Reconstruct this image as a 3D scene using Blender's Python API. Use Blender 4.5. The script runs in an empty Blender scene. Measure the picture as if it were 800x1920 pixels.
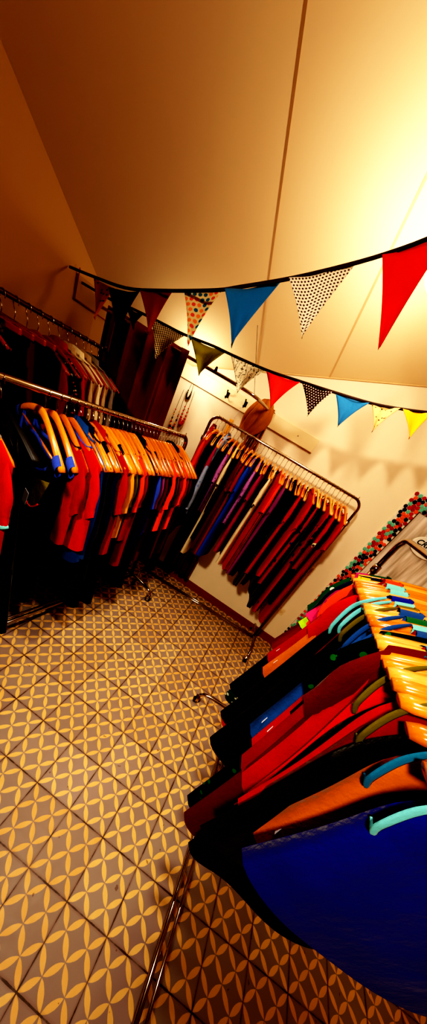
import bpy, bmesh, math, random
from mathutils import Vector, Matrix
random.seed(7)
S = bpy.context.scene
COL = S.collection
PI = math.pi

# ------------------------------------------------------------------ helpers
def hexc(h):
    h = h.lstrip('#')
    c = [int(h[i:i+2], 16)/255 for i in (0, 2, 4)]
    return tuple((x/12.92 if x <= .04045 else ((x+.055)/1.055)**2.4) for x in c) + (1,)

def tag(o, label=None, cat=None, group=None, kind=None):
    if label: o['label'] = label
    if cat: o['category'] = cat
    if group: o['group'] = group
    if kind: o['kind'] = kind
    return o

def empty(name, loc=(0, 0, 0), rz=0, label=None, cat=None, group=None):
    o = bpy.data.objects.new(name, None); COL.objects.link(o)
    o.empty_display_size = .05
    o.location = loc; o.rotation_euler = (0, 0, rz)
    return tag(o, label, cat, group)

def link(name, me, mat=None, parent=None, loc=None):
    o = bpy.data.objects.new(name, me); COL.objects.link(o)
    if parent: o.parent = parent
    if loc: o.location = loc
    if mat:
        if len(me.materials) == 0: me.materials.append(mat)
        o.material_slots[0].link = 'OBJECT'; o.material_slots[0].material = mat
    return o

def mesh(name, verts, faces, smooth=True):
    me = bpy.data.meshes.new(name); me.from_pydata([tuple(v) for v in verts], [], faces)
    if smooth:
        me.polygons.foreach_set('use_smooth', [True]*len(me.polygons))
    me.update(); return me

def box_data(x0, x1, y0, y1, z0, z1):
    v = [(x, y, z) for z in (z0, z1) for y in (y0, y1) for x in (x0, x1)]
    f = [(0, 2, 3, 1), (4, 5, 7, 6), (0, 1, 5, 4), (2, 6, 7, 3), (0, 4, 6, 2), (1, 3, 7, 5)]
    return v, f

def bevel_box(name, x0, x1, y0, y1, z0, z1, b=.003, seg=2):
    v, f = box_data(x0, x1, y0, y1, z0, z1)
    bm = bmesh.new(); vs = [bm.verts.new(p) for p in v]
    for q in f: bm.faces.new([vs[i] for i in q])
    if b: bmesh.ops.bevel(bm, geom=bm.edges[:], offset=b, segments=seg, affect='EDGES', profile=.6)
    me = bpy.data.meshes.new(name); bm.to_mesh(me); bm.free(); return me

def tube_data(pts, r, n=8, cap=True, closed=False, flat=None):
    """sweep along pts; r a number or list; flat=(a,b) elliptical radii"""
    P = [Vector(p) for p in pts]; V = []; F = []
    m = len(P); up = None
    for i, p in enumerate(P):
        if closed: t = P[(i+1) % m] - P[i-1]
        else: t = P[min(i+1, m-1)] - P[max(i-1, 0)]
        t.normalize()
        if up is None:
            a = Vector((0, 0, 1)) if abs(t.z) < .9 else Vector((1, 0, 0))
            up = (a - t*a.dot(t)).normalized()
        else: up = (up - t*up.dot(t)).normalized()
        s = t.cross(up)
        rr = r[i] if isinstance(r, (list, tuple)) else r
        for k in range(n):
            a = 2*PI*k/n
            ra, rb = (rr, rr) if flat is None else (flat[0], flat[1])
            V.append(p + up*math.cos(a)*ra + s*math.sin(a)*rb)
    L = m if closed else m-1
    for i in range(L):
        j = (i+1) % m
        for k in range(n):
            F.append((i*n+k, i*n+(k+1) % n, j*n+(k+1) % n, j*n+k))
    if cap and not closed:
        F.append(tuple(range(n))[::-1]); F.append(tuple((m-1)*n+k for k in range(n)))
    return V, F

def tube(name, pts, r, mat, parent=None, n=10, **k):
    V, F = tube_data(pts, r, n, **k)
    return link(name, mesh(name, V, F), mat, parent)

def join_data(*parts):
    V, F = [], []
    for v, f in parts:
        o = len(V); V += [tuple(p) for p in v]; F += [tuple(i+o for i in q) for q in f]
    return V, F

def arc(c, r, a0, a1, n, ax='xz'):
    out = []
    for i in range(n+1):
        a = a0+(a1-a0)*i/n; u, w = r*math.cos(a), r*math.sin(a)
        out.append((c[0]+u, c[1], c[2]+w) if ax == 'xz' else (c[0]+u, c[1]+w, c[2]) if ax == 'xy' else (c[0], c[1]+u, c[2]+w))
    return out

def smooth_path(pts, n=6):
    P = [Vector(p) for p in pts]; out = []
    for i in range(len(P)-1):
        p0 = P[max(i-1, 0)]; p1 = P[i]; p2 = P[i+1]; p3 = P[min(i+2, len(P)-1)]
        for k in range(n):
            t = k/n
            out.append(.5*((2*p1)+(-p0+p2)*t+(2*p0-5*p1+4*p2-p3)*t*t+(-p0+3*p1-3*p2+p3)*t*t*t))
    out.append(P[-1]); return out

# ------------------------------------------------------------------ materials
def newmat(name):
    m = bpy.data.materials.new(name); m.use_nodes = True
    nt = m.node_tree; b = nt.nodes['Principled BSDF']; return m, nt, b

class NB:
    def __init__(s, nt): s.nt = nt
    def m(s, op, a, b=None, c=None, clamp=False):
        n = s.nt.nodes.new('ShaderNodeMath'); n.operation = op; n.use_clamp = clamp
        for i, v in enumerate((a, b, c)):
            if v is None: continue
            if isinstance(v, (int, float)): n.inputs[i].default_value = v
            else: s.nt.links.new(v, n.inputs[i])
        return n.outputs[0]
    def mix(s, f, a, b):
        n = s.nt.nodes.new('ShaderNodeMix'); n.data_type = 'RGBA'
        for i, v in ((0, f), (6, a), (7, b)):
            if isinstance(v, (int, float, tuple)): n.inputs[i].default_value = v
            else: s.nt.links.new(v, n.inputs[i])
        return n.outputs[2]
    def noise(s, scale, detail=3, vec=None, rough=.5):
        n = s.nt.nodes.new('ShaderNodeTexNoise'); n.inputs['Scale'].default_value = scale
        n.inputs['Detail'].default_value = detail; n.inputs['Roughness'].default_value = rough
        if vec is not None: s.nt.links.new(vec, n.inputs['Vector'])
        return n.outputs['Fac']
    def obj(s):
        return s.nt.nodes.new('ShaderNodeTexCoord').outputs['Object']
    def sep(s, v):
        n = s.nt.nodes.new('ShaderNodeSeparateXYZ'); s.nt.links.new(v, n.inputs[0]); return n.outputs
    def comb(s, x, y, z=0):
        n = s.nt.nodes.new('ShaderNodeCombineXYZ')
        for i, v in enumerate((x, y, z)):
            if isinstance(v, (int, float)): n.inputs[i].default_value = v
            else: s.nt.links.new(v, n.inputs[i])
        return n.outputs[0]
    def ramp(s, f, a, b):
        n = s.nt.nodes.new('ShaderNodeMapRange'); n.inputs[1].default_value = a; n.inputs[2].default_value = b
        s.nt.links.new(f, n.inputs[0]); return n.outputs[0]
    def bump(s, h, strength, dist, bsdf):
        n = s.nt.nodes.new('ShaderNodeBump'); n.inputs['Strength'].default_value = strength
        n.inputs['Distance'].default_value = dist
        s.nt.links.new(h, n.inputs['Height']); s.nt.links.new(n.outputs[0], bsdf.inputs['Normal'])

def dark(c, k): return (c[0]*k, c[1]*k, c[2]*k, 1)

_fab = {}
def fabric(hexcol, rough=.85):
    key = (hexcol, rough)
    if key in _fab: return _fab[key]
    c = hexc(hexcol); m, nt, b = newmat('fabric_'+hexcol.strip('#')); q = NB(nt)
    o = q.obj(); n = q.noise(9, 4, o); w = q.noise(420, 2, o)
    nt.links.new(q.mix(n, dark(c, .72), dark(c, 1.15)), b.inputs['Base Color'])
    b.inputs['Roughness'].default_value = rough
    b.inputs['Sheen Weight'].default_value = .08
    b.inputs['Specular IOR Level'].default_value = .25
    big = q.noise(7, 5, q.comb(q.m('MULTIPLY', q.sep(o)[0], 1.6), q.sep(o)[1], q.m('MULTIPLY', q.sep(o)[2], .8)), .6)
    q.bump(q.m('MULTIPLY_ADD', w, .03, big), .35, .035, b)
    _fab[key] = m; return m

def pattern_fabric(name, base, fg, kind, scale=60, fg2=None, plane='xz'):
    m, nt, b = newmat(name); q = NB(nt); o = q.obj(); s = q.sep(o)
    X, Z = (s[0], s[2])
    A, B = hexc(base), hexc(fg)
    if kind in ('dots', 'bigdots', 'pindots'):
        u = q.m('MULTIPLY', X, scale); v = q.m('MULTIPLY', Z, scale)
        row = q.m('FLOOR', v)
        u2 = q.m('ADD', u, q.m('MULTIPLY', q.m('MODULO', q.m('ABSOLUTE', row), 2), .5))
        fu = q.m('SUBTRACT', q.m('FRACT', u2), .5); fv = q.m('SUBTRACT', q.m('FRACT', v), .5)
        d = q.m('SQRT', q.m('ADD', q.m('MULTIPLY', fu, fu), q.m('MULTIPLY', fv, fv)))
        f = q.m('LESS_THAN', d, .3 if kind == 'dots' else .2 if kind == 'pindots' else .36)
        col2 = B
        if fg2:
            wn = nt.nodes.new('ShaderNodeTexWhiteNoise')
            nt.links.new(q.comb(q.m('FLOOR', u2), row), wn.inputs['Vector'])
            t = wn.outputs['Value']
            col2 = q.mix(q.m('GREATER_THAN', t, .33), B, q.mix(q.m('GREATER_THAN', t, .66), hexc(fg2[0]), hexc(fg2[1])))
        nt.links.new(q.mix(f, A, col2), b.inputs['Base Color'])
    elif kind == 'blotch':
        vo = nt.nodes.new('ShaderNodeTexVoronoi'); vo.inputs['Scale'].default_value = scale; nt.links.new(o, vo.inputs['Vector'])
        n = q.noise(scale*1.3, 3, o)
        f = q.m('LESS_THAN', q.m('ADD', vo.outputs['Distance'], q.m('MULTIPLY', n, .35)), .42)
        col2 = B
        if fg2: col2 = q.mix(q.m('GREATER_THAN', q.noise(scale*.7, 1, o), .52), B, hexc(fg2[0]))
        nt.links.new(q.mix(f, A, col2), b.inputs['Base Color'])
    elif kind == 'script':
        w = nt.nodes.new('ShaderNodeTexWave'); w.inputs['Scale'].default_value = scale*.35; w.inputs['Distortion'].default_value = 9
        w.inputs['Detail'].default_value = 3; w.inputs['Detail Scale'].default_value = 3; nt.links.new(o, w.inputs['Vector'])
        f = q.m('GREATER_THAN', w.outputs['Fac'], .93)
        nt.links.new(q.mix(f, A, B), b.inputs['Base Color'])
    elif kind == 'stripes':
        u = q.m('FRACT', q.m('MULTIPLY', q.m('ADD', X, Z), scale)); f = q.m('LESS_THAN', u, .45)
        nt.links.new(q.mix(f, A, B), b.inputs['Base Color'])
    elif kind == 'check':
        u = q.m('LESS_THAN', q.m('FRACT', q.m('MULTIPLY', X, scale)), .5); v = q.m('LESS_THAN', q.m('FRACT', q.m('MULTIPLY', Z, scale)), .5)
        f = q.m('ABSOLUTE', q.m('SUBTRACT', u, v))
        nt.links.new(q.mix(f, A, B), b.inputs['Base Color'])
    b.inputs['Roughness'].default_value = .85
    b.inputs['Specular IOR Level'].default_value = .2
    q.bump(q.noise(400, 2, o), .2, .001, b)
    return m

def metal(name, col, rough=.16, metallic=1):
    m, nt, b = newmat(name); q = NB(nt); o = q.obj(); c = hexc(col)
    b.inputs['Metallic'].default_value = metallic
    nt.links.new(q.mix(q.noise(30, 3, o), dark(c, .75), c), b.inputs['Base Color'])
    nt.links.new(q.ramp(q.noise(60, 4, o), -1, 4), b.inputs['Roughness']) if False else None
    b.inputs['Roughness'].default_value = rough
    return m

def wood_mat(name, a, bcol, rough=.25):
    m, nt, b = newmat(name); q = NB(nt); o = q.obj(); s = q.sep(o)
    v = q.comb(q.m('MULTIPLY', s[0], 6), q.m('MULTIPLY', s[1], 60), q.m('MULTIPLY', s[2], 40))
    n = q.noise(2.2, 4, v)
    inf = nt.nodes.new('ShaderNodeObjectInfo')
    c = q.mix(n, hexc(a), hexc(bcol))
    hsv = nt.nodes.new('ShaderNodeHueSaturation'); nt.links.new(c, hsv.inputs['Color'])
    nt.links.new(q.m('MULTIPLY_ADD', inf.outputs['Random'], .35, .82), hsv.inputs['Value'])
    nt.links.new(hsv.outputs[0], b.inputs['Base Color'])
    b.inputs['Roughness'].default_value = rough
    b.inputs['Coat Weight'].default_value = .3; b.inputs['Coat Roughness'].default_value = .12
    return m

def plain(name, col, rough=.7, var=.12, scale=3, bump=.0, spec=.3):
    m, nt, b = newmat(name); q = NB(nt); o = q.obj(); c = hexc(col)
    nt.links.new(q.mix(q.noise(scale, 5, o), dark(c, 1-var), dark(c, 1+var*.4)), b.inputs['Base Color'])
    b.inputs['Roughness'].default_value = rough; b.inputs['Specular IOR Level'].default_value = spec
    if bump: q.bump(q.noise(55, 4, o), bump, .003, b)
    return m

def glow(name, col, strength):
    m, nt, b = newmat(name)
    b.inputs['Base Color'].default_value = hexc(col); b.inputs['Emission Color'].default_value = hexc(col)
    b.inputs['Emission Strength'].default_value = strength; return m

M = dict(
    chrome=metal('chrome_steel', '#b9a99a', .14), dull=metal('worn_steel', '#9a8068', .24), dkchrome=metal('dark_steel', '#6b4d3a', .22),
    wood=wood_mat('varnished_beech', '#c96a12', '#f0a03a', .22), wood_dark=wood_mat('varnished_brown_wood', '#7a2c08', '#a3481a', .25),
    wood_amber=wood_mat('varnished_amber_wood', '#b8560c', '#e08a26', .2),
    wood_pale=wood_mat('pale_beech', '#d68a30', '#f3bd62', .25),
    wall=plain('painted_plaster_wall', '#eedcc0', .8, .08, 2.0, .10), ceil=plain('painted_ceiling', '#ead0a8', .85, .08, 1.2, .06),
    seam=plain('ceiling_seam_paint', '#d6b489', .8), board=plain('white_painted_board', '#f0dcb4', .5, .06, 4),
    base=wood_mat('dark_red_skirting', '#6a1a0c', '#96301a', .45),
    black=plain('black_plastic', '#0c0a0a', .45), rubber=plain('caster_rubber', '#141010', .6),
    white=plain('white_label_card', '#e9e6ee', .6, .05), ribbon=plain('dark_ribbon', '#2a1712', .8, .3, 60),
)

# floor: encaustic cement tiles, 20 cm, interlaced petals on a diagonal lattice
def floor_mat():
    m, nt, b = newmat('encaustic_petal_tiles'); q = NB(nt); s = q.sep(q.obj())
    x, y = s[0], s[1]
    u = q.m('MULTIPLY', q.m('ADD', x, y), 10.0); v = q.m('MULTIPLY', q.m('SUBTRACT', x, y), 10.0)
    fu = q.m('ABSOLUTE', q.m('SUBTRACT', q.m('FRACT', u), .5)); fv = q.m('ABSOLUTE', q.m('SUBTRACT', q.m('FRACT', v), .5))
    a = q.m('MAXIMUM', fu, fv); c = q.m('MINIMUM', fu, fv)
    # circle through the two lattice nodes, centre 1.13 away from the cell centre
    h = .76; R = math.sqrt(h*h+.25)
    dx = q.m('SUBTRACT', .5+h, a)
    d = q.m('SQRT', q.m('ADD', q.m('MULTIPLY', dx, dx), q.m('MULTIPLY', c, c)))
    wob = q.m('MULTIPLY', q.m('SUBTRACT', q.noise(70, 2, q.comb(x, y)), .5), .03)
    petal = q.ramp(q.m('ADD', q.m('SUBTRACT', R, d), wob), .004, .022)
    # tile-wise variation
    wn = nt.nodes.new('ShaderNodeTexWhiteNoise')
    nt.links.new(q.comb(q.m('FLOOR', q.m('MULTIPLY', x, 5)), q.m('FLOOR', q.m('MULTIPLY', y, 5))), wn.inputs['Vector'])
    tv = wn.outputs['Value']
    n1 = q.noise(3.5, 5, q.comb(x, y)); n2 = q.noise(40, 4, q.comb(x, y))
    back = q.mix(n1, hexc('#86706a'), hexc('#a4938a')); back = q.mix(q.m('MULTIPLY', tv, .5), back, hexc('#8a7264'))
    pet = q.mix(q.m('MULTIPLY_ADD', tv, .6, q.m('MULTIPLY', n2, .4)), hexc('#edc47e'), hexc('#d8a358'))
    col = q.mix(petal, back, pet)
    # joints, dirty and uneven
    jx = q.m('ABSOLUTE', q.m('SUBTRACT', q.m('FRACT', q.m('ADD', q.m('MULTIPLY', x, 5), .5)), .5))
    jy = q.m('ABSOLUTE', q.m('SUBTRACT', q.m('FRACT', q.m('ADD', q.m('MULTIPLY', y, 5), .5)), .5))
    jn = q.noise(11, 4, q.comb(x, y), .7)
    wj = q.m('MULTIPLY_ADD', q.m('POWER', jn, 2), .03, .003)
    joint = q.m('LESS_THAN', q.m('MINIMUM', jx, jy), wj)
    soft = q.m('SUBTRACT', 1, q.ramp(q.m('MINIMUM', jx, jy), .004, .05))
    col = q.mix(q.m('MULTIPLY', soft, .35), col, hexc('#6a4428'))
    col = q.mix(q.m('MULTIPLY', joint, q.ramp(jn, .25, .55)), col, hexc('#4a3426'))
    spots = q.m('GREATER_THAN', q.noise(26, 2, q.comb(x, y)), .735)
    col = q.mix(q.m('MULTIPLY', spots, .6), col, hexc('#5a3a28'))
    nt.links.new(col, b.inputs['Base Color'])
    nt.links.new(q.m('MULTIPLY_ADD', n2, .25, .38), b.inputs['Roughness'])
    b.inputs['Specular IOR Level'].default_value = .35
    q.bump(q.m('SUBTRACT', q.m('MULTIPLY', n2, .15), q.m('MAXIMUM', joint, q.m('MULTIPLY', soft, .2))), .35, .004, b)
    return m

# ------------------------------------------------------------------ room shell
XL, XR, YB, YF = -1.5, 2.4, 1.86, -3.2
CK, CS = .35, .6                      # ceiling slope along x and towards the room
def cz(x, y): return 2.28+CK*x+CS*(YB-y)
ZC = 3.0
def ycap(x): return YB-(ZC-2.28-CK*x)/CS
fl = link('floor', mesh('floor', [(XL, YF, 0), (XR, YF, 0), (XR, YB, 0), (XL, YB, 0)], [(0, 1, 2, 3)], False), floor_mat()); tag(fl, kind='structure')
def slab(name, v, f, mat): o = link(name, mesh(name, v, f, False), mat); tag(o, kind='structure'); return o
slab('wall_back', *box_data(XL-.1, XR+.1, YB, YB+.1, 0, 3.2), M['wall'])
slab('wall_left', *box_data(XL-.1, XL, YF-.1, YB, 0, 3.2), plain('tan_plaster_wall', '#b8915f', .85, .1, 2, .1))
slab('wall_right', *box_data(XR, XR+.1, YF-.1, YB, 0, 3.8), M['wall'])
slab('wall_front', *box_data(XL-.1, XR+.1, YF-.1, YF, 0, 3.8), M['wall'])
N = 24; V = []; F = []
for i in range(N+1):
    x = XL+(XR-XL)*i/N
    yc = ycap(x)
    for j in range(9):
        y = YB+(min(yc, YB)-YB)*j/8; V.append((x, y, min(cz(x, y), ZC) if yc < YB else ZC))
    V.append((x, YF, ZC))
for i in range(N):
    for j in range(9):
        a = i*10+j; F.append((a, a+1, a+11, a+10))
slab('ceiling', V, F, M['ceil'])
# ceiling seams run down the slope
for k, xs in enumerate((-.36, .19, 1.1)):
    ys = ycap(xs)
    v = [(xs-.006, YB, cz(xs, YB)-.004), (xs+.006, YB, cz(xs, YB)-.004), (xs+.006, ys, ZC-.004), (xs-.006, ys, ZC-.004)]
    slab('trim_%d' % (k+1), v, [(0, 1, 2, 3)], M['seam'])
# moulding where ceiling meets back wall
slab('trim_4', *tube_data([(-.95, YB-.004, cz(-.95, YB)), (XR, YB-.004, cz(XR, YB))], .006, 6), M['seam'])
slab('baseboard_back', *box_data(XL, XR, YB-.014, YB, 0, .09), M['base'])
slab('baseboard_left', *box_data(XL, XL+.014, YF, YB-.014, 0, .09), M['base'])

# ------------------------------------------------------------------ wall boards with hooks
b1 = link('coat_board', bevel_box('coat_board', -1.48, .39, YB-.022, YB-.001, 1.848, 1.958, .003), M['board'])
tag(b1, 'long white painted coat board fixed to the back wall above the rails', 'board')
b2 = link('wall_board', bevel_box('wall_board', XL+.001, XL+.02, 1.14, 1.80, 1.90, 2.03, .003), plain('tan_board', '#a9855a', .7)); 
tag(b2, 'brown board with a dark edge on the side wall above the upper clothes rail', 'board')
tube('edging', [(XL+.022, 1.135, 2.06), (XL+.022, 1.135, 1.90), (XL+.022, 1.80, 1.90)], .0035, M['wood_dark'], b2, n=6)
for k, (x, z, nm) in enumerate(((-.489, 1.905, 'black double coat hook on the white board, next to the curtain'), (-.31, 1.912, 'middle black coat hook on the white board, holding a wooden tag'), (-.13, 1.915, 'black coat hook on the white board beside the mustard cloth'))):
    h = empty('coat_hook', (x, YB-.024, z), 0, nm, 'hook', 'black coat hooks on the white board')
    v, f = tube_data(arc((0, 0, 0), .016, 0, 2*PI, 12, 'xz')[:-1], .006, 6, closed=True)
    link('back_plate', bevel_box('plate', -.014, .014, -.004, .004, -.022, .022, .003), M['black'], h)
    tube('prong', smooth_path([(0, -.004, .01), (0, -.03, .012), (0, -.042, .03)], 4), [.006]*8+[.009], M['black'], h, n=8)
    tube('prong', smooth_path([(0, -.004, -.008), (0, -.026, -.03), (0, -.04, -.018)], 4), [.005]*8+[.008], M['black'], h, n=8)
wt = empty('wooden_tag', (-.31, YB-.055, 1.88), 0, 'small pale wooden tag hanging by a string from a coat hook', 'tag')
tube('string', [(0, 0, .02), (-.035, .005, -.12)], .0015, M['white'], wt, n=5)
link('tag_plate', bevel_box('tag', -.058, -.022, .0, .008, -.25, -.12, .006), M['wood_pale'], wt)

# outlet plates and nails on the back wall
for (px, pz, nm) in ((.62+.40, .42, 'white double outlet plate on the wall low beside the mosaic mirror'), (.98, .98, 'pale square cover plate on the wall beside the mosaic mirror')):
    o = empty('wall_outlet', (px, YB, pz), 0, nm, 'outlet')
    link('cover_plate', bevel_box('pl', -.06, .06, -.01, 0, -.04, .04, .004), plain('outlet_cream', '#e6cda5', .4), o)
    for dx in (-.028, .028):
        v, f = tube_data([(dx, -.009, 0), (dx, -.0125, 0)], .018, 16)
        link('socket', mesh('socket', v, f, False), plain('socket_cream', '#d6b98c', .4), o)
for (x, z) in ((.22, 1.905), (.62, 1.72)):
    n_ = link('nail', mesh('nail', *tube_data([(x, YB-.025, z), (x, YB-.016, z), (x, YB-.015, z), (x, YB+.002, z)], [.004, .004, .0018, .0018], 8)), M['black'])
    tag(n_, 'small dark nail in the white board end' if x < .4 else 'small dark nail in bare beige wall', 'nail')

# ------------------------------------------------------------------ racks
def caster(parent, x, y, ang=0):
    c = Matrix.Rotation(ang, 4, 'Z')
    def T(p): q = c @ Vector(p); return (q.x+x, q.y+y, q.z)
    v, f = tube_data([T((-.011, .0, .027)), T((.011, .0, .027))], .026, 18)
    w = link('caster', mesh('wheel', v, f), M['rubber'], parent)
    parts = []
    for sx in (-1, 1):
        V_, F_ = box_data(sx*.016-.0015, sx*.016+.0015, -.012, .012, .02, .062); parts.append(([T(p) for p in V_], F_))
    V_, F_ = box_data(-.0175, .0175, -.014, .014, .06, .064); parts.append(([T(p) for p in V_], F_))
    parts.append(tube_data([T((0, 0, .062)), T((0, 0, .085))], .006, 8))
    v, f = join_data(*parts)
    link('fork', mesh('fork', v, f, False), M['chrome'], w)
    v, f = tube_data([T((-.0185, 0, .027)), T((.0185, 0, .027))], .005, 8); link('axle', mesh('axle', v, f), M['chrome'], w)

def rack(name, p0, p1, z, label, r=.0125, m=None, foot=.26, rc=.07, zb=.11, low=True, foot1=None):
    """p0,p1 plan ends of the rail. Local X runs along the rail."""
    m = m or M['chrome']
    d = Vector((p1[0]-p0[0], p1[1]-p0[1])); L = d.length; a = math.atan2(d.y, d.x)
    o = empty(name, (p0[0], p0[1], 0), a, label, 'clothes rack')
    top = [(0, 0, z-rc-.16)] + [(rc*(1-math.cos(t)), 0, z-rc+rc*math.sin(t)) for t in [i*PI/16 for i in range(9)]]
    top += [(L-rc*(1-math.cos(t)), 0, z-rc+rc*math.sin(t)) for t in [PI/2-i*PI/16 for i in range(9)]] + [(L, 0, z-rc-.16)]
    tube('top_rail', top, r, m, o, n=14)
    for x in (0, L):
        tube('post', [(x, 0, zb), (x, 0, z-rc-.10)], r*1.12+.0012, M['dull'], o, n=12)
        tube('collar', [(x, 0, z-rc-.135), (x, 0, z-rc-.10)], r*1.12+.005, M['chrome'], o, n=12)
        ft = foot1 if (foot1 and x > 0) else foot
        pts = [(x, -ft, .085), (x, -ft+.012, .10)] + [(x, -ft+.05, .125), (x, 0, zb+.03), (x, ft-.05, .125)] + [(x, ft-.012, .10), (x, ft, .085)]
        tube('foot_bar', smooth_path(pts, 4), r*.95, m, o, n=12)
        caster(o, x, -ft, .3); caster(o, x, ft, -.5)
    tube('base_bar', [(0, 0, zb), (L, 0, zb)], r*.85, m, o, n=12)
    if low:
        tube('base_bar', [(0, .035, zb-.005), (L, .035, zb-.005)], r*.6, m, o, n=10)
    v, f = tube_data([(L-rc*.7, 0, z+r*.5), (L-rc*.7, 0, z+r+.012)], .003, 6)
    link('stop_pin', mesh('pin', v, f), M['dull'], o)
    return o, a, L

LZ = 1.503
def lx(y): return -.640+.158*y
rack('clothes_rack', (lx(-.45), -.45), (lx(1.30), 1.30), LZ, 'low chrome clothes rack crowded with tops, its thick rail beside the entrance', r=.0145, foot=.28, rc=.06)
rack('clothes_rack', (-.405, 1.50), (.935, 1.605), 1.727, 'tall chrome clothes rack standing along the back wall beneath the coat board', r=.011, foot=.16, foot1=.26)
rack('clothes_rack', (.975, .67), (.975, -.95), 1.70, 'chrome clothes rack of dresses standing in front of the mosaic mirror', r=.012, foot=.27, rc=.06)
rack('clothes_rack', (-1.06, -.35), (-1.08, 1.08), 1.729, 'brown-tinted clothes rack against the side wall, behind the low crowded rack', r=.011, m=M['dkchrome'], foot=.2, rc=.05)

# ------------------------------------------------------------------ hangers
HW = .215
def hz(x, drop=.075):
    s = abs(x)/HW
    return -.083 - .012*s - drop*s**1.55
def hanger_mesh(hw=HW, thick=1.0, drop=.075, tall=1.0):
    pts, ra, rb = [], [], []
    n = 28; V = []; F = []; k = 10
    for i in range(n+1):
        x = -hw+2*hw*i/n; s = abs(x)/hw
        zc = hz(x*HW/hw, drop)-.004; yc = .016*s**2*thick
        hh = tall*(.0125-.002*s)*(1 if s < .96 else .75)*(1+.25*math.exp(-(s/.12)**2))
        tt = (.0055+.0065*s**1.5)*thick*(1 if s < .96 else .75)
        slope = -(.012+drop*1.55*s**.55)/HW*(1 if x > 0 else -1)
        nx, nz = -slope, 1.0; l = math.hypot(nx, nz); nx /= l; nz /= l
        for j in range(k):
            a = 2*PI*j/k; ca, sa = math.cos(a), math.sin(a)
            h = hh*math.copysign(abs(ca)**.75, ca); t = tt*math.copysign(abs(sa)**.75, sa)
            V.append((x+nx*h, yc+t, zc+nz*h))
    for i in range(n):
        for j in range(k): F.append((i*k+j, i*k+(j+1) % k, (i+1)*k+(j+1) % k, (i+1)*k+j))
    F.append(tuple(range(k))[::-1]); F.append(tuple(n*k+j for j in range(k)))
    return mesh('hanger_arms', V, F)
def notch_hanger_mesh():
    return hanger_mesh(HW, 1.25)
def hook_mesh():
    P = [(.0165, 0, -.014), (.0175, 0, -.004), (.0165, 0, .006), (.011, 0, .013), (0, 0, .0165), (-.011, 0, .013), (-.0165, 0, .006), (-.017, 0, -.006), (-.012, 0, -.024), (-.002, 0, -.038), (.002, 0, -.052), (0, 0, -.066), (0, 0, -.082)]
    return mesh('hook', *tube_data(smooth_path(P, 3), .0019, 6))
ARMS = hanger_mesh(); ARMS2 = hanger_mesh(.196, 1.5); ARMS3 = hanger_mesh(HW, 1.5, .118, 1.3); HOOK = hook_mesh()
TBAR = mesh('trouser_bar', *tube_data([(-.19, .010, -.205), (.19, .010, -.205)], .0055, 8))

def hanger(loc, rz, mat, label, group, arms=None, bar=False):
    o = empty('clothes_hanger', loc, rz, label, 'hanger', group)
    link('arms', arms or ARMS, mat, o); link('hook', HOOK, M['chrome'], o)
    return o

def clip_hanger(loc, rz, label, group):
    o = empty('clip_hanger', loc, rz, label, 'hanger', group)
    link('crossbar', CB, M['wood_dark'], o); link('hook', HOOK, M['chrome'], o)
    for x in (-.11, .11):
        link('clip', CLIP, M['chrome'], o, (x, 0, -.098))
CB = bevel_box('cb', -.2, .2, -.007, .007, -.105, -.08, .005)
v, f = join_data(box_data(-.012, .012, -.012, -.009, -.035, .016), box_data(-.012, .012, .009, .012, -.035, .016), tube_data(arc((0, 0, -.005), .013, 0, 2*PI, 14, 'yz')[:-1], .002, 6, closed=True))
CLIP = mesh('clip', v, f, False)

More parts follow.
